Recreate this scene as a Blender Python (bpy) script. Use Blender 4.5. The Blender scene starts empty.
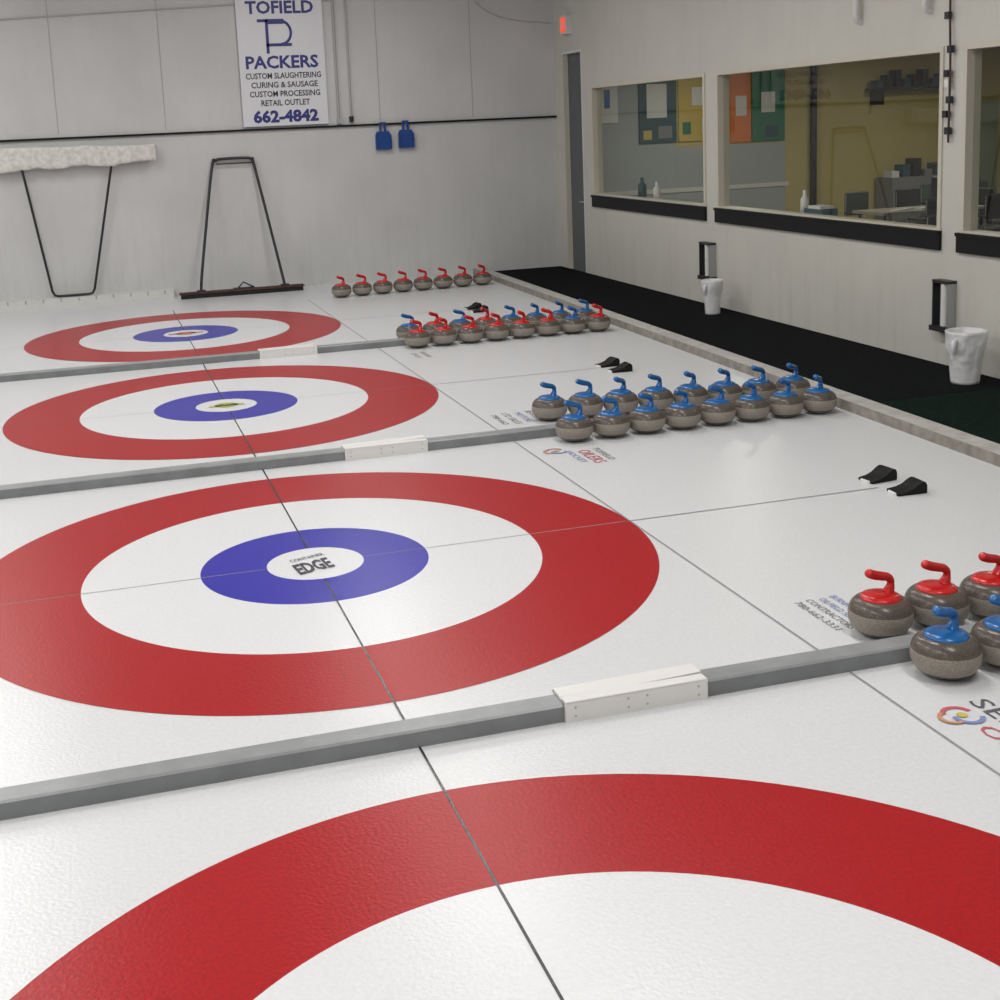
import bpy, math, random
from mathutils import Vector, Matrix, noise as mnoise
random.seed(7)
sc=bpy.context.scene
sc.view_settings.view_transform='Standard'
sc.view_settings.look='None'
PI=math.pi

# ---------------- materials ----------------
def mat(name,col,rough=0.5,metal=0.0,noise=0.0,nscale=5.0,bump=0.0,bscale=50.0,col2=None,spec=0.5,emit=None,estr=0.0,coat=0.0):
    m=bpy.data.materials.new(name); m.use_nodes=True
    nt=m.node_tree; b=nt.nodes['Principled BSDF']
    b.inputs['Roughness'].default_value=rough; b.inputs['Metallic'].default_value=metal
    b.inputs['Specular IOR Level'].default_value=spec
    b.inputs['Coat Weight'].default_value=coat
    c=(*col,1)
    b.inputs['Base Color'].default_value=c
    tc=nt.nodes.new('ShaderNodeTexCoord')
    if noise>0 or col2:
        n=nt.nodes.new('ShaderNodeTexNoise'); n.inputs['Scale'].default_value=nscale; n.inputs['Detail'].default_value=5
        nt.links.new(tc.outputs['Object'],n.inputs['Vector'])
        r=nt.nodes.new('ShaderNodeValToRGB')
        r.color_ramp.elements[0].position=0.35; r.color_ramp.elements[1].position=0.65
        if col2: c0,c1=col2,col
        else: c0=tuple(x*(1-noise) for x in col); c1=tuple(min(1,x*(1+noise)) for x in col)
        r.color_ramp.elements[0].color=(*c0,1); r.color_ramp.elements[1].color=(*c1,1)
        nt.links.new(n.outputs['Fac'],r.inputs['Fac']); nt.links.new(r.outputs['Color'],b.inputs['Base Color'])
    if bump>0:
        n2=nt.nodes.new('ShaderNodeTexNoise'); n2.inputs['Scale'].default_value=bscale; n2.inputs['Detail'].default_value=3
        nt.links.new(tc.outputs['Object'],n2.inputs['Vector'])
        bp=nt.nodes.new('ShaderNodeBump'); bp.inputs['Strength'].default_value=bump; bp.inputs['Distance'].default_value=0.01
        nt.links.new(n2.outputs['Fac'],bp.inputs['Height']); nt.links.new(bp.outputs['Normal'],b.inputs['Normal'])
    if emit:
        b.inputs['Emission Color'].default_value=(*emit,1); b.inputs['Emission Strength'].default_value=estr
    return m
def scuff(m,zmax=0.9,dark=(0.36,0.36,0.35),streak=(7,7,0.8),amt=0.35):
    nt=m.node_tree; b=nt.nodes['Principled BSDF']; src=b.inputs['Base Color'].links[0].from_socket
    tc=nt.nodes.new('ShaderNodeTexCoord'); mp=nt.nodes.new('ShaderNodeMapping'); mp.inputs['Scale'].default_value=streak
    n=nt.nodes.new('ShaderNodeTexNoise'); n.inputs['Scale'].default_value=0.9; n.inputs['Detail'].default_value=8; n.inputs['Roughness'].default_value=0.7
    nt.links.new(tc.outputs['Object'],mp.inputs['Vector']); nt.links.new(mp.outputs[0],n.inputs['Vector'])
    r=nt.nodes.new('ShaderNodeMapRange'); r.inputs['From Min'].default_value=0.48; r.inputs['From Max'].default_value=0.75
    nt.links.new(n.outputs['Fac'],r.inputs['Value'])
    sx=nt.nodes.new('ShaderNodeSeparateXYZ'); nt.links.new(tc.outputs['Object'],sx.inputs[0])
    h=nt.nodes.new('ShaderNodeMapRange'); h.inputs['From Min'].default_value=zmax; h.inputs['From Max'].default_value=0.0
    h.inputs['To Min'].default_value=0.3; h.inputs['To Max'].default_value=1.0
    nt.links.new(sx.outputs['Z'],h.inputs['Value'])
    mu=nt.nodes.new('ShaderNodeMath'); mu.operation='MULTIPLY'; nt.links.new(r.outputs[0],mu.inputs[0]); nt.links.new(h.outputs[0],mu.inputs[1])
    m2=nt.nodes.new('ShaderNodeMath'); m2.operation='MULTIPLY'; m2.inputs[1].default_value=amt; nt.links.new(mu.outputs[0],m2.inputs[0])
    mx=nt.nodes.new('ShaderNodeMixRGB'); mx.inputs['Color2'].default_value=(*dark,1)
    nt.links.new(m2.outputs[0],mx.inputs['Fac']); nt.links.new(src,mx.inputs['Color1']); nt.links.new(mx.outputs[0],b.inputs['Base Color'])
def ICE(name,col,noise=0.02,rough=0.26,spec=0.34):
    return mat(name,col,rough=rough,noise=noise,nscale=55,bump=0.13,bscale=70,spec=spec)
M_ice=ICE('ice_white',(0.665,0.675,0.685),0.03)
M_icein=ICE('ice_white_house',(0.72,0.73,0.745),0.025)
M_red=ICE('ice_red',(0.37,0.007,0.010),0.10,0.32,0.24)
M_blue=ICE('ice_blue',(0.036,0.032,0.36),0.08,0.30,0.22)
M_line=ICE('ice_line_dark',(0.03,0.03,0.035))
M_line2=ICE('ice_line_grey',(0.30,0.31,0.33))
M_line3=ICE('ice_line_faint',(0.36,0.36,0.38))
M_txt=ICE('ice_text_grey',(0.22,0.22,0.25))
M_txtd=ICE('ice_text_dark',(0.05,0.05,0.07))
M_txtk=ICE('ice_text_worn_black',(0.12,0.12,0.14))
M_txtb=ICE('ice_text_blue',(0.22,0.27,0.52))
M_txtr=ICE('ice_text_red',(0.55,0.12,0.15))
M_yel=ICE('ice_logo_yellow',(0.58,0.50,0.12))
M_grn=ICE('ice_logo_green',(0.15,0.35,0.08))
M_org=ICE('ice_logo_orange',(0.60,0.30,0.16))
M_wallb=mat('wall_paint_back',(0.585,0.585,0.58),0.6,noise=0.05,nscale=0.8,bump=0.3,bscale=3); scuff(M_wallb,1.2,amt=0.35)
M_wallr=mat('wall_paint_right',(0.575,0.565,0.515),0.6,noise=0.03,nscale=0.9); scuff(M_wallr,1.0,amt=0.35,dark=(0.35,0.33,0.29))
M_seam=mat('seam_grey',(0.38,0.38,0.38),0.6)
M_white=mat('white_paint',(0.67,0.67,0.65),0.45,noise=0.03)
M_trim=mat('window_trim_paint',(0.58,0.55,0.46),0.45)
M_ceil=mat('ceiling_paint',(0.6,0.6,0.6),0.8)
M_black=mat('black_paint',(0.010,0.010,0.012),0.5,spec=0.2)
M_rubber=mat('black_rubber',(0.010,0.010,0.010),0.6,spec=0.2)
M_carpet=mat('black_carpet',(0.006,0.007,0.008),0.95,col2=(0.011,0.012,0.013),nscale=40,bump=0.6,bscale=150,spec=0.05)
M_green=mat('dark_green_carpet',(0.007,0.016,0.012),0.95,noise=0.3,nscale=40,bump=0.6,bscale=150,spec=0.05)
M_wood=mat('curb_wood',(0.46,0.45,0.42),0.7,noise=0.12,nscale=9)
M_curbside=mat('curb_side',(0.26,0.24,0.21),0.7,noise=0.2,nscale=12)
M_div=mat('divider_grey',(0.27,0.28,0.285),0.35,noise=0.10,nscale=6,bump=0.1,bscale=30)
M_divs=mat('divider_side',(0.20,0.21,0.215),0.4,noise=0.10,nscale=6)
M_pad=mat('divider_plate_white',(0.74,0.73,0.71),0.35)
M_gran=mat('granite',(0.135,0.11,0.09),0.25,col2=(0.075,0.06,0.05),nscale=160,spec=0.4)
M_band=mat('granite_band',(0.33,0.295,0.25),0.55,col2=(0.20,0.175,0.145),nscale=160)
M_hred=mat('handle_red',(0.56,0.010,0.010),0.25,coat=0.2)
M_hblue=mat('handle_blue',(0.008,0.12,0.36),0.25,coat=0.2)
M_metal=mat('steel',(0.45,0.46,0.47),0.35,metal=0.8)
M_dmetal=mat('dark_metal',(0.03,0.03,0.035),0.4,metal=0.3)
M_door=mat('door_grey',(0.11,0.12,0.13),0.5)
M_navy=mat('navy_print',(0.03,0.035,0.20),0.5)
M_banner=mat('banner_vinyl',(0.72,0.72,0.75),0.4)
M_blkprint=mat('black_print',(0.03,0.03,0.04),0.5)
M_scoop=mat('scoop_blue',(0.012,0.06,0.26),0.35)
M_fleece=mat('fleece_white',(0.70,0.69,0.65),0.95,noise=0.12,nscale=16,bump=0.4,bscale=60,spec=0.05)
M_brushw=mat('brush_wood',(0.06,0.022,0.018),0.6,noise=0.3,nscale=10)
M_bristle=mat('bristles',(0.02,0.019,0.017),0.9,noise=0.4,nscale=60,bump=1,bscale=120)
M_bag=mat('bin_liner_white',(0.72,0.72,0.73),0.28,bump=0.9,bscale=18)
M_pipe=mat('pipe_grey',(0.40,0.40,0.40),0.4)
M_cable=mat('cable_pale',(0.44,0.44,0.44),0.5)
M_exit=mat('exit_red',(0.6,0.05,0.03),0.5,emit=(1.0,0.10,0.04),estr=0.7)
M_lamp=mat('lamp_diffuser',(0.9,0.9,0.9),0.5,emit=(1,0.98,0.95),estr=4)
M_yw=mat('lounge_yellow',(0.52,0.44,0.17),0.7)
M_lw=mat('lounge_wall_pale',(0.38,0.42,0.43),0.7)
M_lf=mat('lounge_floor',(0.16,0.14,0.11),0.7,noise=0.1)
M_borange=mat('board_orange',(0.72,0.20,0.03),0.7)
M_bgreen=mat('board_green',(0.015,0.18,0.09),0.7)
M_bdk=mat('board_dark_teal',(0.03,0.09,0.11),0.7)
M_byel=mat('board_yellow',(0.60,0.46,0.10),0.7)
M_paper=mat('paper',(0.72,0.72,0.70),0.7)
M_chair=mat('chair_fabric',(0.03,0.032,0.035),0.8)
M_chairg=mat('chair_fabric_green',(0.06,0.10,0.08),0.8)
M_tabletop=mat('table_laminate',(0.38,0.36,0.30),0.4)
M_dgreen=mat('door_sage',(0.22,0.30,0.20),0.6)
M_grey=mat('appliance_grey',(0.22,0.23,0.24),0.5)

def glass():
    m=bpy.data.materials.new('window_glass'); m.use_nodes=True; nt=m.node_tree; nt.nodes.clear()
    o=nt.nodes.new('ShaderNodeOutputMaterial'); mx=nt.nodes.new('ShaderNodeMixShader')
    t=nt.nodes.new('ShaderNodeBsdfTransparent'); t.inputs[0].default_value=(0.90,0.91,0.88,1)
    g=nt.nodes.new('ShaderNodeBsdfGlossy'); g.inputs['Roughness'].default_value=0.0
    lw=nt.nodes.new('ShaderNodeLayerWeight'); lw.inputs['Blend'].default_value=0.5
    p=nt.nodes.new('ShaderNodeMath'); p.operation='POWER'; p.inputs[1].default_value=5
    q=nt.nodes.new('ShaderNodeMath'); q.operation='MULTIPLY_ADD'; q.inputs[1].default_value=0.8; q.inputs[2].default_value=0.06
    nt.links.new(lw.outputs['Facing'],p.inputs[0]); nt.links.new(p.outputs[0],q.inputs[0])
    nt.links.new(q.outputs[0],mx.inputs[0]); nt.links.new(t.outputs[0],mx.inputs[1]); nt.links.new(g.outputs[0],mx.inputs[2])
    nt.links.new(mx.outputs[0],o.inputs[0]); return m
M_glass=glass()

# ---------------- mesh builder ----------------
class MB:
    def __init__(s): s.v=[];s.f=[];s.m=[];s.sm=[];s.mats=[]
    def mi(s,m):
        if m not in s.mats: s.mats.append(m)
        return s.mats.index(m)
    def add(s,vs,fs,m,smooth=False,M=None):
        o=len(s.v)
        for v in vs:
            v=Vector(v); s.v.append(M@v if M is not None else v)
        i=s.mi(m)
        for f in fs:
            s.f.append([o+k for k in f]); s.m.append(i); s.sm.append(smooth)
    def box(s,a,b,m,M=None,ch=0.0,side=None):
        x0,y0,z0=[min(p,q) for p,q in zip(a,b)]; x1,y1,z1=[max(p,q) for p,q in zip(a,b)]
        if ch<=0:
            vs=[(x0,y0,z0),(x1,y0,z0),(x1,y1,z0),(x0,y1,z0),(x0,y0,z1),(x1,y0,z1),(x1,y1,z1),(x0,y1,z1)]
            s.add(vs,[(0,3,2,1),(4,5,6,7)],m,False,M)
            s.add(vs,[(0,1,5,4),(1,2,6,5),(2,3,7,6),(3,0,4,7)],side or m,False,M)
        else:
            c=ch
            vs=[(x0,y0,z0),(x1,y0,z0),(x1,y1,z0),(x0,y1,z0),(x0,y0,z1-c),(x1,y0,z1-c),(x1,y1,z1-c),(x0,y1,z1-c),
                (x0+c,y0+c,z1),(x1-c,y0+c,z1),(x1-c,y1-c,z1),(x0+c,y1-c,z1)]
            s.add(vs,[(0,3,2,1),(8,9,10,11),(4,5,9,8),(5,6,10,9),(6,7,11,10),(7,4,8,11)],m,False,M)
            s.add(vs,[(0,1,5,4),(1,2,6,5),(2,3,7,6),(3,0,4,7)],side or m,False,M)
    def lathe(s,prof,m,n=40,M=None,rf=None,smooth=True,matf=None):
        vs=[];k=len(prof)
        for j in range(n):
            a=2*PI*j/n
            for i,(r,z) in enumerate(prof):
                rr=r*(rf(a,i/(k-1)) if rf else 1)
                vs.append((rr*math.cos(a),rr*math.sin(a),z))
        for i in range(k-1):
            fs=[]
            for j in range(n):
                j2=(j+1)%n
                fs.append((j*k+i,j2*k+i,j2*k+i+1,j*k+i+1))
            mm=matf(0.5*(prof[i][1]+prof[i+1][1])) if matf else m
            if i==0: base=len(s.v); s.add(vs,[],mm,smooth,M)
            ii=s.mi(mm)
            for f in fs: s.f.append([base+q for q in f]); s.m.append(ii); s.sm.append(smooth)
    def cyl(s,p,r,h,m,n=24,M=None,smooth=True):
        T=Matrix.Translation(p); T=M@T if M is not None else T
        s.lathe([(0.0001,0),(r,0),(r,h),(0.0001,h)],m,n,T,smooth=False)
    def tube(s,path,rad,m,n=10,M=None):
        P=[Vector(p) for p in path]; K=len(P); vs=[];up=None
        for i in range(K):
            t=(P[min(i+1,K-1)]-P[max(i-1,0)]).normalized()
            if up is None:
                up=Vector((0,0,1)) if abs(t.z)<0.9 else Vector((0,1,0))
            u=(up-t*up.dot(t)).normalized(); up=u; w=t.cross(u)
            r=rad[i] if isinstance(rad,(list,tuple)) else rad
            for j in range(n):
                a=2*PI*j/n; vs.append(P[i]+u*math.cos(a)*r+w*math.sin(a)*r)
        fs=[(i*n+j,i*n+(j+1)%n,(i+1)*n+(j+1)%n,(i+1)*n+j) for i in range(K-1) for j in range(n)]
        s.add(vs,fs,m,True,M)
        s.add([vs[j] for j in range(n)],[tuple(range(n))[::-1]],m,False,M)
        s.add([vs[(K-1)*n+j] for j in range(n)],[tuple(range(n))],m,False,M)
    def ring(s,c,r0,r1,z,m,n=128,a0=0,a1=1,sx=1,sy=1):
        vs=[]
        for j in range(n+1):
            a=2*PI*(a0+(a1-a0)*j/n); vs+= [(c[0]+sx*r0*math.cos(a),c[1]+sy*r0*math.sin(a),z),(c[0]+sx*r1*math.cos(a),c[1]+sy*r1*math.sin(a),z)]
        s.add(vs,[(2*j,2*j+1,2*j+3,2*j+2) for j in range(n)],m)
    def text(s,txt,o,ux,uy,w,h,m,ext=0.0,shear=0.0,bold=0.012):
        cu=bpy.data.curves.new('t','FONT'); cu.body=txt; cu.resolution_u=2; cu.offset=bold; cu.shear=shear
        ob=bpy.data.objects.new('t',cu); bpy.context.collection.objects.link(ob)
        dg=bpy.context.evaluated_depsgraph_get(); me=bpy.data.meshes.new_from_object(ob.evaluated_get(dg))
        vs=[v.co.copy() for v in me.vertices]; fs=[tuple(p.vertices) for p in me.polygons]
        bpy.data.objects.remove(ob); 
        if not vs: return
        x0=min(v.x for v in vs);x1=max(v.x for v in vs);y0=min(v.y for v in vs);y1=max(v.y for v in vs)
        ux=Vector(ux).normalized();uy=Vector(uy).normalized();o=Vector(o)
        out=[o+ux*((v.x-x0)/(x1-x0)-.5)*w+uy*((v.y-y0)/(y1-y0)-.5)*h for v in vs]
        s.add(out,fs,m)
    def mesh(s,name):
        me=bpy.data.meshes.new(name); me.from_pydata([tuple(v) for v in s.v],[],s.f)
        for m in s.mats: me.materials.append(m)
        me.polygons.foreach_set('material_index',s.m); me.polygons.foreach_set('use_smooth',s.sm)
        me.update(); return me
    def obj(s,name,loc=(0,0,0),rz=0):
        o=bpy.data.objects.new(name,s.mesh(name)); o.location=loc; o.rotation_euler=(0,0,rz)
        bpy.context.collection.objects.link(o); return o
def link(name,me,loc,rz=0,sc_=1.0):
    o=bpy.data.objects.new(name,me); o.location=loc; o.rotation_euler=(0,0,rz); o.scale=(sc_,sc_,sc_); bpy.context.collection.objects.link(o); return o
def smooth_path(pts,sub=6):
    P=[Vector(p) for p in pts]; out=[]
    for i in range(len(P)-1):
        p0=P[max(i-1,0)];p1=P[i];p2=P[i+1];p3=P[min(i+2,len(P)-1)]
        for k in range(sub):
            t=k/sub
            out.append(0.5*((2*p1)+(p2-p0)*t+(2*p0-5*p1+4*p2-p3)*t*t+(3*p1-p0-3*p2+p3)*t**3))
    out.append(P[-1]); return out

# ---------------- constants ----------------
S=4.412; WX=6.151; WY=12.626; X0=-13.0; Y0=-9.5; H=5.0
# ---------------- shell ----------------
b=MB(); b.box((X0,Y0,-0.1),(WX,WY,0),M_ice); b.obj('floor')
b=MB(); b.box((X0,Y0,H),(WX+9,WY+2,H+0.1),M_ceil); b.obj('ceiling')
b=MB(); b.box((X0,WY,0),(WX+0.15,WY+0.15,H),M_wallb)
for x in (-7.5,-6.3,-5.1,-3.9,-2.7,-1.28,0.2,3.35,4.8):
    b.box((x,WY-0.003,2.4),(x+0.012,WY,H),M_seam)
b.obj('wall_back')
b=MB(); b.box((X0-0.15,Y0,0),(X0,WY,H),M_wallb); b.obj('wall_left')
b=MB(); b.box((X0,Y0-0.15,0),(WX+0.15,Y0,H),M_wallb); b.obj('wall_front')
ZB,ZT=1.19,2.76
D0,D1,DZ=11.50,12.30,3.30
wins=[(7.56,11.13),(3.10,7.27),(-1.4,2.83)]
b=MB(); T=0.15
b.box((WX,Y0,0),(WX+T,D0,ZB),M_wallr)
b.box((WX,Y0,ZT),(WX+T,D0,H),M_wallr)
b.box((WX,D0,DZ),(WX+T,WY,H),M_wallr)
b.box((WX,D1,0),(WX+T,WY,DZ),M_wallr)
edges=[Y0]+[e for w in reversed(wins) for e in w]+[D0]
for i in range(0,len(edges),2): b.box((WX,edges[i],ZB),(WX+T,edges[i+1],ZT),M_wallr)
b.obj('wall_right')
for i,(a,c) in enumerate(wins):
    b=MB(); t=0.045; x0,x1=WX-0.015,WX+0.13
    b.box((x0,a,ZB),(x1,a+t,ZT),M_trim); b.box((x0,c-t,ZB),(x1,c,ZT),M_trim)
    b.box((x0,a+t,ZT-t),(x1,c-t,ZT),M_trim); b.box((x0,a+t,ZB),(x1,c-t,ZB+0.02),M_trim)
    b.add([(WX+0.06,a+t,ZB+0.02),(WX+0.06,a+t,ZT-t),(WX+0.06,c-t,ZT-t),(WX+0.06,c-t,ZB+0.02)],[(0,1,2,3)],M_glass)
    b.box((WX-0.03,a-0.01,1.02),(WX-0.001,c+0.03,1.16),M_black)
    b.box((WX-0.045,a-0.01,1.16),(WX-0.001,c+0.03,1.19),M_black)
    b.obj('window_%d'%(i+1))
b=MB(); b.box((WX+0.08,D0+0.04,0.0),(WX+0.12,D1-0.04,DZ-0.04),M_door)
b.box((WX,D0+.001,0),(WX+0.14,D0+0.04,DZ-.001),M_white); b.box((WX,D1-0.04,0),(WX+0.14,D1-.001,DZ-.001),M_trim); b.box((WX,D0+.04,DZ-0.04),(WX+0.14,D1-.04,DZ-.001),M_white)
b.box((WX+0.075,D0+0.12,1.0),(WX+0.08,D0+0.18,1.12),M_metal)
b.tube([(WX+0.08,D0+0.15,1.06),(WX+0.02,D0+0.15,1.06),(WX+0.02,D0+0.26,1.06)],0.012,M_metal)
b.obj('door_1')
b=MB(); b.box((X0,WY-0.04,2.33),(WX,WY,2.36),M_black); b.obj('trim_1')
b=MB(); b.box((-9,WY-0.22,0),(0.12,WY-0.0,0.12),M_white)
x=-8.9
while x<0.1:
    b.box((x,WY-0.223,0.07),(x+0.02,WY-0.22,0.122),M_pipe); x+=0.24
b.obj('baseboard_back')
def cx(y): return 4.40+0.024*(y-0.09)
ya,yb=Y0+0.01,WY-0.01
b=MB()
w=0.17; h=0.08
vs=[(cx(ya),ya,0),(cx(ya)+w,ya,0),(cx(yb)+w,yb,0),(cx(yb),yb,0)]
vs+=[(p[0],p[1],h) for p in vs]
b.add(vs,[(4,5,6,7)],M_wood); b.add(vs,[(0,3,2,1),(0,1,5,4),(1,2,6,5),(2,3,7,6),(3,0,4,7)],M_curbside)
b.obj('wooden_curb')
CT=0.012
def runner(y0,y1,m,name):
    b=MB(); vs=[(cx(y0)+w+0.005,y0,0.0),(WX-0.002,y0,0.0),(WX-0.002,y1,0.0),(cx(y1)+w+0.005,y1,0.0)]
    vs+=[(p[0],p[1],CT) for p in vs]
    b.add(vs,[(4,5,6,7),(0,3,2,1),(0,1,5,4),(1,2,6,5),(2,3,7,6),(3,0,4,7)],m); b.obj(name)
runner(2.0,WY-0.01,M_carpet,'carpet_runner'); runner(Y0+0.01,1.995,M_green,'carpet_runner')

# ---------------- houses & lines ----------------
def house(k):
    cy=k*S; b=MB(); z=0.0015
    b.ring((0,cy),1.219,1.829,z,M_red); b.ring((0,cy),0.610,1.219,z,M_icein); b.ring((0,cy),0.26,0.610,z,M_blue); b.ring((0,cy),0.0,0.26,z,M_icein)
    z2=0.0045
    if k==0 or k==-1:
        a=math.radians(18); ux=(math.cos(a),math.sin(a),0); uy=(-math.sin(a),math.cos(a),0)
        b.text('EDGE',(-0.02,cy-0.05,z2),ux,uy,0.24,0.17,M_txtd,shear=0.5,bold=0.035)
        b.text('CONTAINER',(-0.03,cy+0.10,z2),ux,uy,0.20,0.045,M_txtd,bold=0.0)
    elif k==1:
        b.ring((0,cy),0,0.10,z2,M_yel,24); b.text('GAS',(0,cy,z2+.002),(1,0,0),(0,1,0),0.16,0.08,M_grn)
        b.add([(-.16,cy-.05,z2),(.16,cy-.05,z2),(.14,cy+.02,z2),(-.14,cy+.02,z2)],[(0,1,2,3)],M_yel)
    elif k==2:
        b.ring((0,cy),0.05,0.12,z2,M_org,24); b.add([(-.2,cy-.03,z2),(.2,cy-.03,z2),(.2,cy+.03,z2),(-.2,cy+.03,z2)],[(0,1,2,3)],M_txtr)
    b.obj('curling_house')
for k in (-1,0,1,2): house(k)
b=MB(); z=0.003
def strip(x0,y0,x1,y1,m): b.add([(x0,y0,z),(x1,y0,z),(x1,y1,z),(x0,y1,z)],[(0,1,2,3)],m)
lw=0.005
for k in (-1,0,1,2):
    c=k*S
    ylo,yhi=(c-2.18,c+2.18)
    strip(-lw,ylo,lw,c-.27,M_line); strip(-lw,c+.27,lw,yhi,M_line)
    strip(1.829-lw,ylo,1.829+lw,yhi,M_line2)
    strip(-12,c-.003,-.27,c+.003,M_line3); strip(.27,c-.003,1.83,c+.003,M_line3); strip(1.83,c-.005,3.46,c+.005,M_line2)
b.obj('ice_lines')

# ---------------- ice lettering ----------------
U=(0,-1,0); V=(1,0,0)
def icetext(rows,loc,name='ice_lettering'):
    b=MB()
    for (t,dx,dy,wd,ht,m) in rows: b.text(t,(dx,dy,0.003),U,V,wd,ht,m,bold=0.0)
    b.obj(name,loc)
def logo(x,y,s):
    b=MB()
    b.ring((0,0),0.065*s,0.095*s,0.003,M_txtr,32,0.02,0.45)
    b.ring((0.03*s,-0.05*s),0.060*s,0.09*s,0.0045,M_txtb,32,0.45,0.95)
    b.ring((-0.06*s,-0.03*s),0.055*s,0.08*s,0.006,M_org,32,0.3,0.8)
    b.ring((0.01*s,-0.02*s),0.0,0.03*s,0.0045,M_yel,24)
    b.obj('ice_logo',(x,y,0))
icetext([('BURNHAM GARAGE',0.23,0,0.38,0.038,M_txtb),('OILFIELD SERVICE',0.165,0,0.36,0.036,M_txtb),('CONTRACTORS',0.10,0,0.38,0.038,M_txt),('780-662-3331',0.035,0,0.36,0.038,M_txt)],(2.0,-1.66,0))
icetext([('SERVICER',0.13,0,0.75,0.085,M_txtk),('OILFIELD',0.01,-0.12,0.60,0.07,M_txtr)],(2.0,-3.02,0))
logo(1.99,-2.72,0.68)
logo(2.0,1.70,0.65)
icetext([('TOFIELD',0.28,0,0.34,0.05,M_txt),('OILERS',0.18,-0.03,0.36,0.09,M_txtr),('HOCKEY',0.08,0,0.32,0.05,M_txtb)],(2.0,1.48,0))
icetext([('BEAVERHILL',0.30,0,0.40,0.055,M_txt),('MOTORS',0.20,0,0.36,0.055,M_txtb),('LTD SALES',0.10,0,0.40,0.055,M_txt),('780-662',0.0,0,0.36,0.05,M_txt)],(1.95,2.80,0))
icetext([('FARM SUPPLY',0.18,0,0.36,0.05,M_txt),('CO-OP',0.08,0,0.28,0.05,M_txt)],(2.0,5.95,0))

# ---------------- dividers ----------------
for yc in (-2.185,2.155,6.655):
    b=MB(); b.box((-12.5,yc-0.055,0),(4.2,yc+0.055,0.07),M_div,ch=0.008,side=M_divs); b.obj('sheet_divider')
    b=MB()
    b.box((-0.30,-0.072,0),(0.30,-0.057,0.080),M_pad); b.box((-0.30,0.057,0),(0.30,0.072,0.080),M_pad)
    b.box((-0.30,-0.072,0.0815),(0.30,-0.02,0.088),M_pad,ch=0.003)
    b.add([(-0.30,-0.015,0.0725),(0.30,-0.012,0.0725),(0.30,0.072,0.0725),(-0.30,0.072,0.0725),(-0.30,0.0,0.084),(0.30,-0.012,0.092),(0.30,0.072,0.092),(-0.30,0.072,0.084)],
          [(4,5,6,7),(0,1,5,4),(1,2,6,5),(2,3,7,6),(3,0,4,7)],M_pad)
    for sx in (-0.26,-0.04,0.04,0.26):
        for zz in (0.025,0.06):
            b.box((sx-0.004,-0.0735,zz-0.004),(sx+0.004,-0.072,zz+0.004),M_pipe)
    b.obj('divider_clamp_plate',(0.88,yc,0))

# ---------------- curling stones ----------------
def stone_mesh(mh,nm):
    b=MB()
    prof=[(0.0001,0.0),(0.058,0.0),(0.064,0.003),(0.082,0.010),(0.105,0.020),(0.124,0.034),(0.136,0.050),(0.143,0.066),(0.1455,0.082),(0.1455,0.096),(0.1435,0.110),(0.1425,0.112),(0.138,0.126),(0.129,0.140),(0.114,0.153),(0.096,0.160),(0.070,0.163),(0.0001,0.164)]
    prof=[(r_,z_*1.10) for r_,z_ in prof]
    b.lathe(prof,M_gran,48,matf=lambda z:M_band if 0.03<z<0.121 else M_gran)
    b.lathe([(0.0001,0.200),(0.035,0.199),(0.066,0.195),(0.086,0.188),(0.094,0.177),(0.091,0.169)][::-1],mh,36)
    path=smooth_path([(0.040,0,0.188),(0.054,0,0.216),(0.056,0,0.246),(0.038,0,0.266),(0.006,0,0.276),(-0.032,0,0.287),(-0.064,0,0.300),(-0.082,0,0.312)],5)
    n=len(path); rad=[]
    for i in range(n):
        t=i/(n-1)
        r=0.030-0.013*min(1,t/0.22) if t<0.22 else 0.017+0.005*math.sin((t-0.22)/0.78*PI*0.75)
        if t>0.9: r*=max(0.25,math.sqrt(max(0,1-((t-0.9)/0.1)**2)))
        rad.append(r)
    b.tube(path,rad,mh,12)
    return b.mesh(nm)
SR=stone_mesh(M_hred,'curling_stone_red'); SB=stone_mesh(M_hblue,'curling_stone_blue')
def row(x0,x1,y0,y1,cols,rz=0.5):
    n=len(cols)
    for i,c in enumerate(cols):
        t=i/(n-1)
        link('curling_stone',SR if c=='r' else SB,(x0+(x1-x0)*t,y0+(y1-y0)*t+random.uniform(-.003,.003),0.0005),rz+random.uniform(-0.3,0.3),0.955)
row(2.175,4.18,-1.94,-1.94,'rrrrrrrr',0.35)
row(2.170,4.18,-2.40,-2.40,'bbbbbbbb',0.1)
row(2.24,4.23,1.93,1.93,'b'*8)
row(2.31,4.30,2.64,2.42,'b'*8)
row(2.22,4.26,6.43,6.43,'rrrrrrbr')
row(2.24,4.28,6.88,6.88,'brbrbbbb')
row(2.31,4.40,11.02,11.16,'r'*8)

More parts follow.
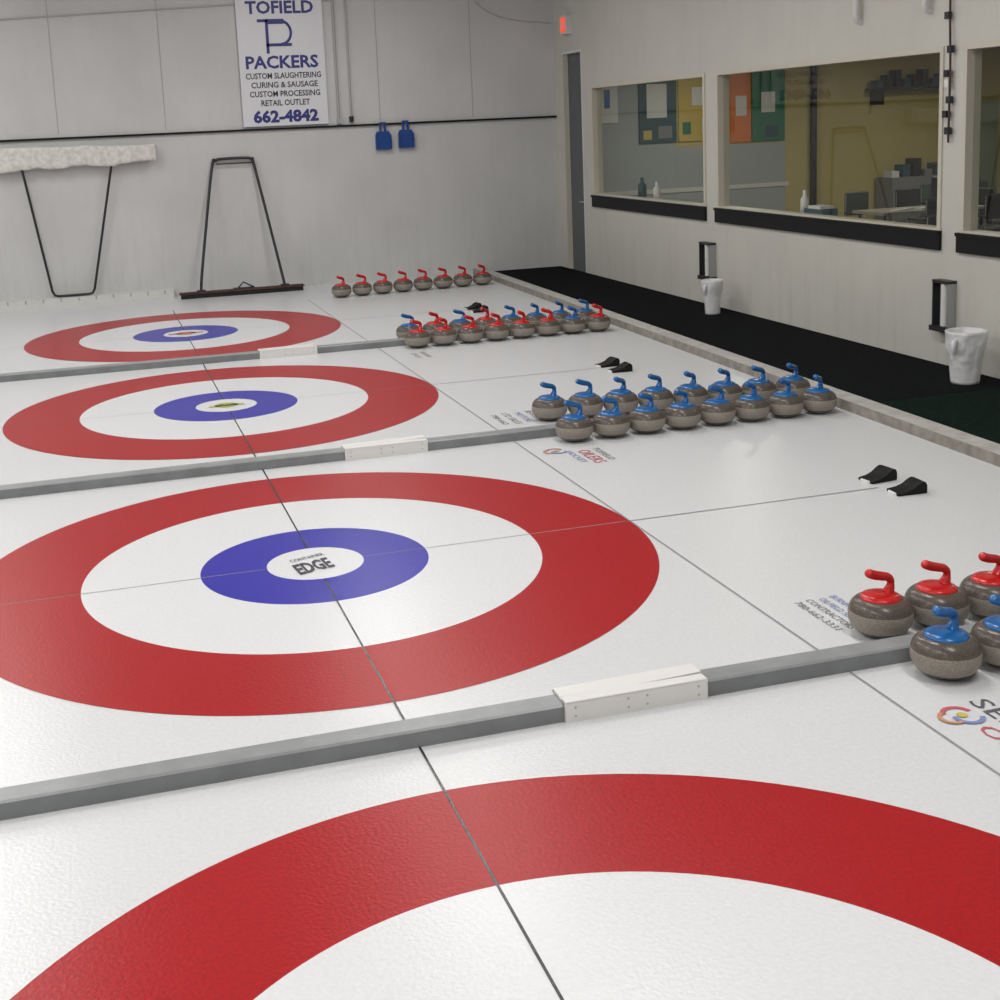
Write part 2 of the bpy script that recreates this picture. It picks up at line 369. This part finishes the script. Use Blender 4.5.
# ---------------- hacks ----------------
def hack(loc,rz):
    b=MB()
    b.box((-0.10,-0.06,0),(0.09,0.06,0.006),M_rubber)
    prof=[(-0.10,0.006),(-0.10,0.016),(-0.04,0.024),(0.0,0.038),(0.035,0.062),(0.06,0.073),(0.08,0.070),(0.09,0.05),(0.09,0.006)]
    n=len(prof); ys=[-0.065,-0.055,-0.03,0.0,0.03,0.055,0.065]; vs=[]
    for y in ys:
        d=1-0.22*(1-(abs(y)/0.065)**2)
        for (x,z) in prof: vs.append((x,y,0.006+(z-0.006)*(d if x<0.08 else 1)))
    fs=[(i*n+j,i*n+j+1,(i+1)*n+j+1,(i+1)*n+j) for i in range(len(ys)-1) for j in range(n-1)]
    fs+=[tuple(range(n)),tuple((len(ys)-1)*n+j for j in range(n))[::-1]]
    b.add(vs,fs,M_rubber)
    b.add([(-0.115,-0.03,0.012),(-0.10,-0.04,0.016),(-0.10,0.04,0.016),(-0.115,0.03,0.012),(-0.115,-0.03,0),(-0.10,-0.04,0),(-0.10,0.04,0),(-0.115,0.03,0)],[(0,1,2,3),(0,3,7,4),(0,4,5,1),(2,6,7,3)],M_pad)
    b.obj('starting_hack',loc,rz)
for k,dy in ((-1,0),(0,0),(1,-0.08),(2,-0.12)):
    hack((3.565,k*S+0.15+dy,0.0005),0.12); hack((3.565,k*S-0.15+dy,0.0005),-0.05)

# ---------------- banner ----------------
def bx(px): return 1.31+(px-236.5)*0.0143
def bz(py): return 2.405+(124-py)*0.0143
b=MB(); yb_=WY-0.05
b.box((bx(236.5),yb_,2.39),(bx(324),yb_+0.012,4.42),M_banner)
yt=yb_-0.003
def bt(t,x0,x1,y0,y1,m=M_navy,bold=0.03):
    b.text(t,((bx(x0)+bx(x1))/2,yt,(bz(y0)+bz(y1))/2),(1,0,0),(0,0,1),bx(x1)-bx(x0),bz(y0)-bz(y1),m,bold=bold)
bt('TOFIELD',246,315,1,14); bt('PACKERS',243,317,55,68)
bt('CUSTOM SLAUGHTERING',242,319,72,78,M_blkprint,.02); bt('CURING & SAUSAGE',247,315,81,87,M_blkprint,.02)
bt('CUSTOM PROCESSING',245,317,90,96,M_blkprint,.02); bt('RETAIL OUTLET',256,306,99,105,M_blkprint,.02); bt('662-4842',247,314,109,122,bold=0.045)
def br(x0,x1,y0,y1): b.box((bx(x0),yt-0.002,bz(y0)),(bx(x1),yt,bz(y1)),M_navy)
br(257,284,19,22); br(265,268,19,53); br(268,284,22,24); br(265,291,43,46)
n=16; vs=[]
for i in range(n+1):
    a=-PI/2+PI*i/n
    for r in (1,0.78): vs.append((bx(280+12*r*math.cos(a)),yt-0.001,bz(32.5-13*r*math.sin(a))))
b.add(vs,[(2*i,2*i+1,2*i+3,2*i+2) for i in range(n)],M_navy)
b.obj('hanging_banner')

b=MB(); b.tube([(2.72,WY-0.035,H),(2.72,WY-0.035,2.40)],0.020,M_pipe); b.box((2.69,WY-0.07,2.38),(2.76,WY-0.001,2.46),M_pipe); b.obj('electrical_conduit')
b=MB(); b.tube([(2.91,WY-0.035,H),(2.91,WY-0.035,2.62),(2.91,WY-0.035,2.45)],0.016,M_pipe); b.box((2.88,WY-0.06,2.40),(2.94,WY-0.001,2.48),M_dmetal); b.obj('electrical_conduit')
b=MB(); b.tube([(-8,WY-0.02,3.98),(-1.9,WY-0.02,3.98),(1.30,WY-0.02,4.12),(2.7,WY-0.02,4.16)],0.010,M_cable); b.obj('electrical_cable')
b=MB(); b.tube(smooth_path([(4.7,WY-0.02,4.4),(4.9,WY-0.02,4.10),(5.2,WY-0.02,3.90),(5.6,WY-0.02,3.80),(6.1,WY-0.02,3.76)],6),0.008,M_cable); b.obj('electrical_cable')

def scoop(x,z):
    b=MB()
    vs=[];
    for (zz,hw) in ((0,0.12),(0.22,0.115),(0.27,0.09)):
        vs+=[(-hw,-0.03,zz),(hw,-0.03,zz),(hw,0,zz),(-hw,0,zz)]
    fs=[(0,3,2,1),(8,9,10,11)]
    for l in (0,1):
        for j in range(4): fs.append((l*4+j,l*4+(j+1)%4,(l+1)*4+(j+1)%4,(l+1)*4+j))
    b.add(vs,fs,M_scoop)
    b.box((-0.12,-0.06,0),(-0.108,-0.03,0.22),M_scoop); b.box((0.108,-0.06,0),(0.12,-0.03,0.22),M_scoop)
    b.box((-0.05,-0.03,0.27),(-0.02,0,0.38),M_scoop); b.box((0.02,-0.03,0.27),(0.05,0,0.38),M_scoop)
    b.box((-0.05,-0.03,0.38),(0.05,0,0.405),M_scoop)
    b.box((-0.008,-0.04,0.36),(0.008,0.03,0.375),M_metal)
    b.obj('dustpan',(x,WY-0.045,z))
scoop(3.37,1.97); scoop(3.72,1.98)

# fleece ice mop, upside down: soft cloth draped over the head bar
b=MB()
y=WY-0.16
vs=[];n=160;mm_=20
for i in range(n+1):
    t=i/n
    x=-2.9+2.92*t
    top=2.255-0.020*(x+2)+0.006*mnoise.noise(Vector((x*4,0,0)))-0.012*abs(math.sin(x*3.3))
    hang=(0.37-0.13*t)+0.05*mnoise.noise(Vector((x*2.2,5,0)))+0.03*mnoise.noise(Vector((x*6,9,0)))
    zc=top-hang/2; hh=hang/2
    fold=0.020*math.sin(x*26+3*mnoise.noise(Vector((x*2,0,3))))
    for j in range(mm_):
        a=2*PI*j/mm_
        ca,sa=math.cos(a),math.sin(a)
        low=0.5-0.5*sa
        th_=0.05*(0.45+0.55*max(0,sa)+0.25*low)
        p=Vector((x,y+th_*math.copysign(abs(ca)**0.7,ca)+fold*low,zc+hh*math.copysign(abs(sa)**0.85,sa)))
        q=Vector((x*5,ca*0.8,p.z*6)); dd=0.014*mnoise.noise(q)
        p+=Vector((0,ca,sa*0.5))*dd
        vs.append(p)
fs=[(i*mm_+j,i*mm_+(j+1)%mm_,(i+1)*mm_+(j+1)%mm_,(i+1)*mm_+j) for i in range(n) for j in range(mm_)]
fs+=[tuple(range(mm_)),tuple(n*mm_+j for j in range(mm_))[::-1]]
b.add(vs,fs,M_fleece,True)
b.tube([(-2.95,y,2.22),(0.05,y,2.165)],0.02,M_metal)
b.tube([(-1.81,WY-0.15,1.98),(-1.56,WY-0.10,0.21),(-1.53,WY-0.10,0.155),(-1.48,WY-0.10,0.14),(-1.06,WY-0.10,0.14),(-1.01,WY-0.10,0.155),(-0.98,WY-0.10,0.21),(-0.59,WY-0.15,1.98)],0.018,M_dmetal)
b.obj('fleece_ice_mop')
b=MB()
yb2=WY-0.42
b.box((0.18,yb2-0.06,0.06),(1.98,yb2+0.06,0.09),M_brushw,ch=0.01); b.box((0.20,yb2-0.05,0.0),(1.96,yb2+0.05,0.06),M_bristle)
b.tube(smooth_path([(0.49,yb2,0.09),(0.53,yb2+0.03,0.40),(0.80,WY-0.07,1.80),(0.87,WY-0.06,1.93),(0.97,WY-0.06,1.95),(1.30,WY-0.06,1.95),(1.39,WY-0.06,1.92),(1.43,WY-0.07,1.78),(1.70,yb2,0.09)],5),0.021,M_dmetal)
b.tube([(0.87,WY-0.06,1.88),(1.40,WY-0.06,1.88)],0.010,M_dmetal)
b.box((0.95,yb2-0.05,0.09),(1.25,yb2+0.05,0.105),M_dmetal); b.tube([(1.02,yb2,0.10),(1.10,yb2,0.18),(1.25,yb2,0.10)],0.012,M_dmetal)
b.box((0.43,yb2-0.05,0.09),(0.55,yb2+0.05,0.11),M_dmetal); b.box((1.64,yb2-0.05,0.09),(1.76,yb2+0.05,0.11),M_dmetal)
b.obj('ice_sweeping_brush')

# ---------------- right wall fittings ----------------
def dispenser(y,wd):
    b=MB(); x=-0.001
    b.box((x-0.015,-wd/2,0),(x,wd/2,0.44),M_metal)
    b.box((x-0.09,-wd/2,0.425),(x,wd/2,0.45),M_dmetal)
    b.box((x-0.10,-wd/2-0.02,0.0),(x,wd/2+0.02,0.045),M_dmetal)
    b.box((x-0.085,-wd/2,0.03),(x-0.015,-wd/2+0.015,0.43),M_metal)
    b.box((x-0.085,wd/2-0.015,0.03),(x-0.015,wd/2,0.43),M_dmetal)
    b.cyl((x-0.05,-0.02,0.05),0.035,0.37,M_white)
    b.obj('wall_dispenser',(WX,y,0.32))
dispenser(7.46,0.28); dispenser(2.98,0.22)
def bin_(x,y,r,h,seed):
    b=MB(); prof=[(0.0001,0.0)]
    N=22
    for i in range(N+1):
        t=i/N
        rr=r*(0.70+0.24*t)
        if t>0.55: rr+=r*0.10*math.sin(min(1,(t-0.55)/0.30)*PI/2)
        prof.append((rr,h*t))
    prof+=[(r*0.97,h*1.015),(r*0.9,h*0.97),(r*0.8,h*0.6),(0.0001,h*0.5)]
    K=len(prof)
    def rf(a,t):
        z=t*K/N
        amp=0.03 if z<0.5 else 0.08
        if z>1.06: amp=0.04
        v=Vector((math.cos(a)*1.9,math.sin(a)*1.9,z*2.6+seed))
        return 1+amp*mnoise.noise(v)*1.2+amp*0.7*mnoise.noise(v*2.6)
    b.lathe(prof,M_bag,72,rf=rf)
    b.tube([(-r*0.9,-r*0.4,h*0.88),(-r*1.06,-r*0.45,h*0.83),(-r*1.08,-r*0.45,h*0.66),(-r*1.0,-r*0.42,h*0.58)],[r*0.08,r*0.15,r*0.12,r*0.03],M_bag,10)
    b.obj('waste_bin',(x,y,CT+0.0005))
bin_(5.82,2.30,0.160,0.43,1.0); bin_(5.83,6.80,0.118,0.39,7.3)
b=MB(); b.box((-0.10,-0.12,0),(0,0.12,0.27),M_white); b.box((-0.104,-0.10,0.03),(-0.10,0.10,0.24),M_exit)
b.text('EXIT',(-0.106,0,0.135),(0,-1,0),(0,0,1),0.15,0.10,M_paper); b.obj('exit_sign',(WX-0.001,11.95,3.54))
b=MB()
b.tube(smooth_path([(WX-0.03,3.0,3.6),(WX-0.03,3.0,3.0),(WX-0.04,2.97,2.6),(WX-0.03,2.99,1.95)],5),0.010,M_brushw)
for i,zz in enumerate((3.20,2.98,2.70,2.50,2.42,2.28,2.16,2.02)):
    dy=0.025*math.sin(i*2.3); b.box((WX-0.055,2.97+dy,zz),(WX-0.02,3.025+dy,zz+0.06),M_dmetal if i%4 else M_paper)
b.obj('hanging_key_cord')
for y in (4.35,3.30):
    b=MB(); b.tube([(WX-0.06,y,H),(WX-0.06,y,3.12),(WX-0.05,y,3.08),(WX-0.001,y,3.07)],0.03,M_white); b.obj('downpipe')
b=MB(); b.box((WX-0.03,8.2,3.86),(WX-0.001,9.3,4.5),M_white); b.box((WX-0.034,8.25,3.90),(WX-0.03,9.25,4.46),M_dmetal); b.obj('air_vent')

def bottle(x,y,z,h,m,r=0.035):
    b=MB(); b.lathe([(0.0001,0),(r,0),(r,h*0.65),(r*0.4,h*0.8),(r*0.4,h),(0.0001,h)],m,20); b.obj('spray_bottle',(x,y,z))
LX=WX+T+0.002
b=MB(); b.box((LX,-1.5,1.10),(LX+0.25,11.2,1.15),M_white)
for yy in (-1.4,3.0,7.4,11.0): b.box((LX+0.02,yy,0.0),(LX+0.22,yy+0.05,1.10),M_white)
b.obj('lounge_counter')
bottle(LX+0.12,9.55,1.151,0.26,M_paper,0.05); bottle(LX+0.15,10.1,1.151,0.30,M_bdk,0.06); bottle(LX+0.12,5.80,1.151,0.28,M_paper,0.045)
b=MB(); b.box((0,-0.18,0),(0.18,0.18,0.10),M_bdk); b.box((0.0,-0.14,0.10),(0.16,0.10,0.13),M_paper); b.obj('tissue_box',(LX+0.04,5.5,1.151))

# ---------------- lounge ----------------
LY=13.5
b=MB(); b.box((LX,-2,-0.1),(15,LY,0),M_lf); b.obj('floor_lounge')
b=MB(); b.box((LX,-2,3.3),(15,LY,3.35),M_ceil); b.obj('ceiling_lounge')
b=MB(); b.box((LX-0.0,LY,0),(8.6,LY+0.1,3.3),M_lw); b.box((8.6,LY,0),(15,LY+0.1,3.3),M_yw)
b.box((8.6,LY-0.004,0),(10.65,LY,1.75),M_lw)
b.box((LX,LY-0.02,1.0),(10.7,LY,1.07),M_white); b.obj('wall_lounge_end')
b=MB(); b.box((15,-2,0),(15.1,LY,3.3),M_yw); b.obj('wall_lounge_far')
b=MB(); b.box((LX,-2.1,0),(15,-2,3.3),M_lw); b.obj('wall_lounge_near')
b=MB(); b.box((LX-0.15,WY+0.15,0),(LX,LY+.1,3.3),M_lw); b.obj('wall_lounge_corner')
def board(x0,x1,z0,z1,m,sheets,name='bulletin_board'):
    b=MB(); b.box((x0,LY-0.03,z0),(x1,LY-0.001,z1),m)
    for (u,v,wd,ht,mm) in sheets:
        sx=x0+(x1-x0)*u; sz=z0+(z1-z0)*v; b.box((sx,LY-0.036,sz),(sx+wd,LY-0.03,sz+ht),mm)
    b.obj(name)
board(7.93,8.60,1.84,3.02,M_bdk,[(0.2,0.35,0.36,0.55,M_paper),(0.1,0.05,0.15,0.15,M_byel),(0.5,0.06,0.25,0.2,M_grey)])
board(8.64,9.34,1.84,3.02,M_byel,[(0.35,0.5,0.25,0.3,M_paper),(0.1,0.1,0.15,0.2,M_bgreen),(0.6,0.1,0.2,0.26,M_paper)])
board(9.60,9.98,1.78,3.05,M_borange,[(0.25,0.35,0.20,0.33,M_paper)])
board(10.0,10.62,1.78,3.05,M_bgreen,[(0.28,0.38,0.26,0.34,M_paper),(0.4,0.05,0.25,0.2,M_bdk)])
board(7.25,7.55,2.2,3.0,M_paper,[(0.2,0.3,0.1,0.3,M_hblue)],'wall_poster')
b=MB(); b.box((11.12,LY-0.1,0),(11.20,LY-0.001,3.28),M_dmetal); b.obj('lounge_post')
b=MB(); b.box((14.0,LY-0.06,0),(14.9,LY-0.001,2.3),M_dgreen); b.obj('door_2')
b=MB(); b.box((12.2,LY-0.4,2.55),(13.9,LY-0.001,2.59),M_dmetal)
for i in range(9): b.box((12.25+i*0.18,LY-0.3,2.59),(12.36+i*0.18,LY-0.1,2.72+0.08*(i%3)),[M_bdk,M_dmetal,M_chair][i%3])
b.box((12.3,LY-.38,2.3),(12.33,LY-.001,2.55),M_dmetal); b.box((13.8,LY-.38,2.3),(13.83,LY-.001,2.55),M_dmetal)
b.obj('trophy_shelf')
def chair(x,y,rz,m=M_chair):
    b=MB(); b.box((-0.23,-0.23,0.43),(0.23,0.23,0.49),m,ch=0.02); b.box((-0.21,0.20,0.62),(0.21,0.25,0.98),m,ch=0.02)
    for sx in (-0.2,0.2):
        b.tube([(sx,-0.2,0.0),(sx,-0.2,0.43)],0.014,M_metal); b.tube([(sx,0.22,0.0),(sx,0.22,0.95)],0.014,M_metal)
        b.tube([(sx*1.15,-0.2,0.66),(sx*1.15,0.22,0.66)],0.016,M_dmetal); b.tube([(sx*1.15,-0.2,0.43),(sx*1.15,-0.2,0.66)],0.012,M_metal)
    b.obj('lounge_chair',(x,y,0.0005),rz)
def table(x,y,l,w_):
    b=MB(); b.box((-l/2,-w_/2,0.71),(l/2,w_/2,0.75),M_tabletop)
    for sx in (-1,1):
        for sy in (-1,1): b.tube([(sx*(l/2-.08),sy*(w_/2-.08),0),(sx*(l/2-.08),sy*(w_/2-.08),0.71)],0.02,M_dmetal)
    b.obj('lounge_table',(x,y,0.0005))
table(11.0,10.2,1.8,0.8); chair(10.6,9.4,3.1); chair(11.5,9.4,3.3); chair(10.6,11.0,0.1,M_chairg); chair(11.5,11.0,0)
table(9.6,5.6,1.4,0.8); chair(9.2,4.8,3.0); chair(10.0,6.5,0.2); chair(12.6,8.8,1.0,M_chairg); chair(8.9,6.6,0.4); chair(12.6,11.9,0.2,M_chairg); chair(13.3,11.8,-0.2)
chair(12.5,10.3,1.4); chair(13.5,10.4,-1.3)
b=MB(); b.box((-0.22,-0.02,0.12),(0.22,0.02,0.45),M_dmetal,ch=0.01); b.box((-0.03,-0.02,0.02),(0.03,0.02,0.14),M_dmetal); b.box((-0.12,-0.1,0),(0.12,0.1,0.02),M_dmetal); b.obj('computer_monitor',(11.45,10.25,0.7515))
b=MB(); b.box((12.4,LY-0.55,0),(13.8,LY-0.05,1.05),M_grey)
for i in range(6): b.box((12.45+i*0.22,LY-0.45,1.05),(12.60+i*0.22,LY-0.2,1.16+0.10*(i%3)),[M_paper,M_bdk,M_dmetal,M_grey,M_chairg,M_paper][i])
b.obj('lounge_cabinet')
b=MB()
for i in range(4):
    b.box((-0.4+i*0.17,-0.2+0.07*(i%3),0),(-0.28+i*0.17,-0.05+0.07*(i%3),0.01+0.006*i),M_paper)
b.obj('paper_stack',(10.7,10.1,0.7515))

# ---------------- lamps ----------------
def fixture(x,y,pw,L=2.4,z=H,col=(1.0,0.985,0.955)):
    b=MB(); b.box((-0.15,-L/2,-0.07),(0.15,L/2,0),M_white); b.box((-0.13,-L/2+0.03,-0.085),(0.13,L/2-0.03,-0.07),M_lamp)
    b.obj('ceiling_lamp',(x,y,z-0.001))
    li=bpy.data.lights.new('lamp_light','AREA'); li.shape='RECTANGLE'; li.size=0.3; li.size_y=L; li.energy=pw; li.color=col
    o=bpy.data.objects.new('lamp_light',li); o.location=(x,y,z-0.10); bpy.context.collection.objects.link(o)
for k in (-1,0,1,2):
    for x in (-7.5,-2.6,2.2): fixture(x,k*S+0.2,{-1:80,0:76,1:70,2:65}[k])
fixture(-2.6,-7.5,62); 
for (x,y,p_) in ((8.6,11.3,30),(10.5,4.5,22),(12.4,10.5,32)): fixture(x,y,p_,1.2,3.3,col=(1,0.95,0.84))
w_=bpy.data.worlds.new('world'); sc.world=w_; w_.use_nodes=True
w_.node_tree.nodes['Background'].inputs[0].default_value=(0.8,0.85,0.9,1); w_.node_tree.nodes['Background'].inputs[1].default_value=0.3

# ---------------- camera ----------------
yaw,pitch,roll=.2706,.1744,.0452
f=Vector((math.sin(yaw)*math.cos(pitch),math.cos(yaw)*math.cos(pitch),-math.sin(pitch)))
r=Vector((math.cos(yaw),-math.sin(yaw),0)); d=f.cross(r)
r2=r*math.cos(roll)+d*math.sin(roll); d2=-r*math.sin(roll)+d*math.cos(roll)
Mx=Matrix((r2,-d2,-f)).transposed().to_4x4(); Mx.translation=Vector((-1.0254,-6.6603,2.2881))
cam=bpy.data.cameras.new('camera'); co=bpy.data.objects.new('camera',cam); bpy.context.collection.objects.link(co)
co.matrix_world=Mx; cam.sensor_width=36; cam.sensor_fit='HORIZONTAL'; cam.lens=1.298246*36; cam.shift_x=0.04664; cam.shift_y=-0.14619; cam.clip_end=100
sc.camera=co
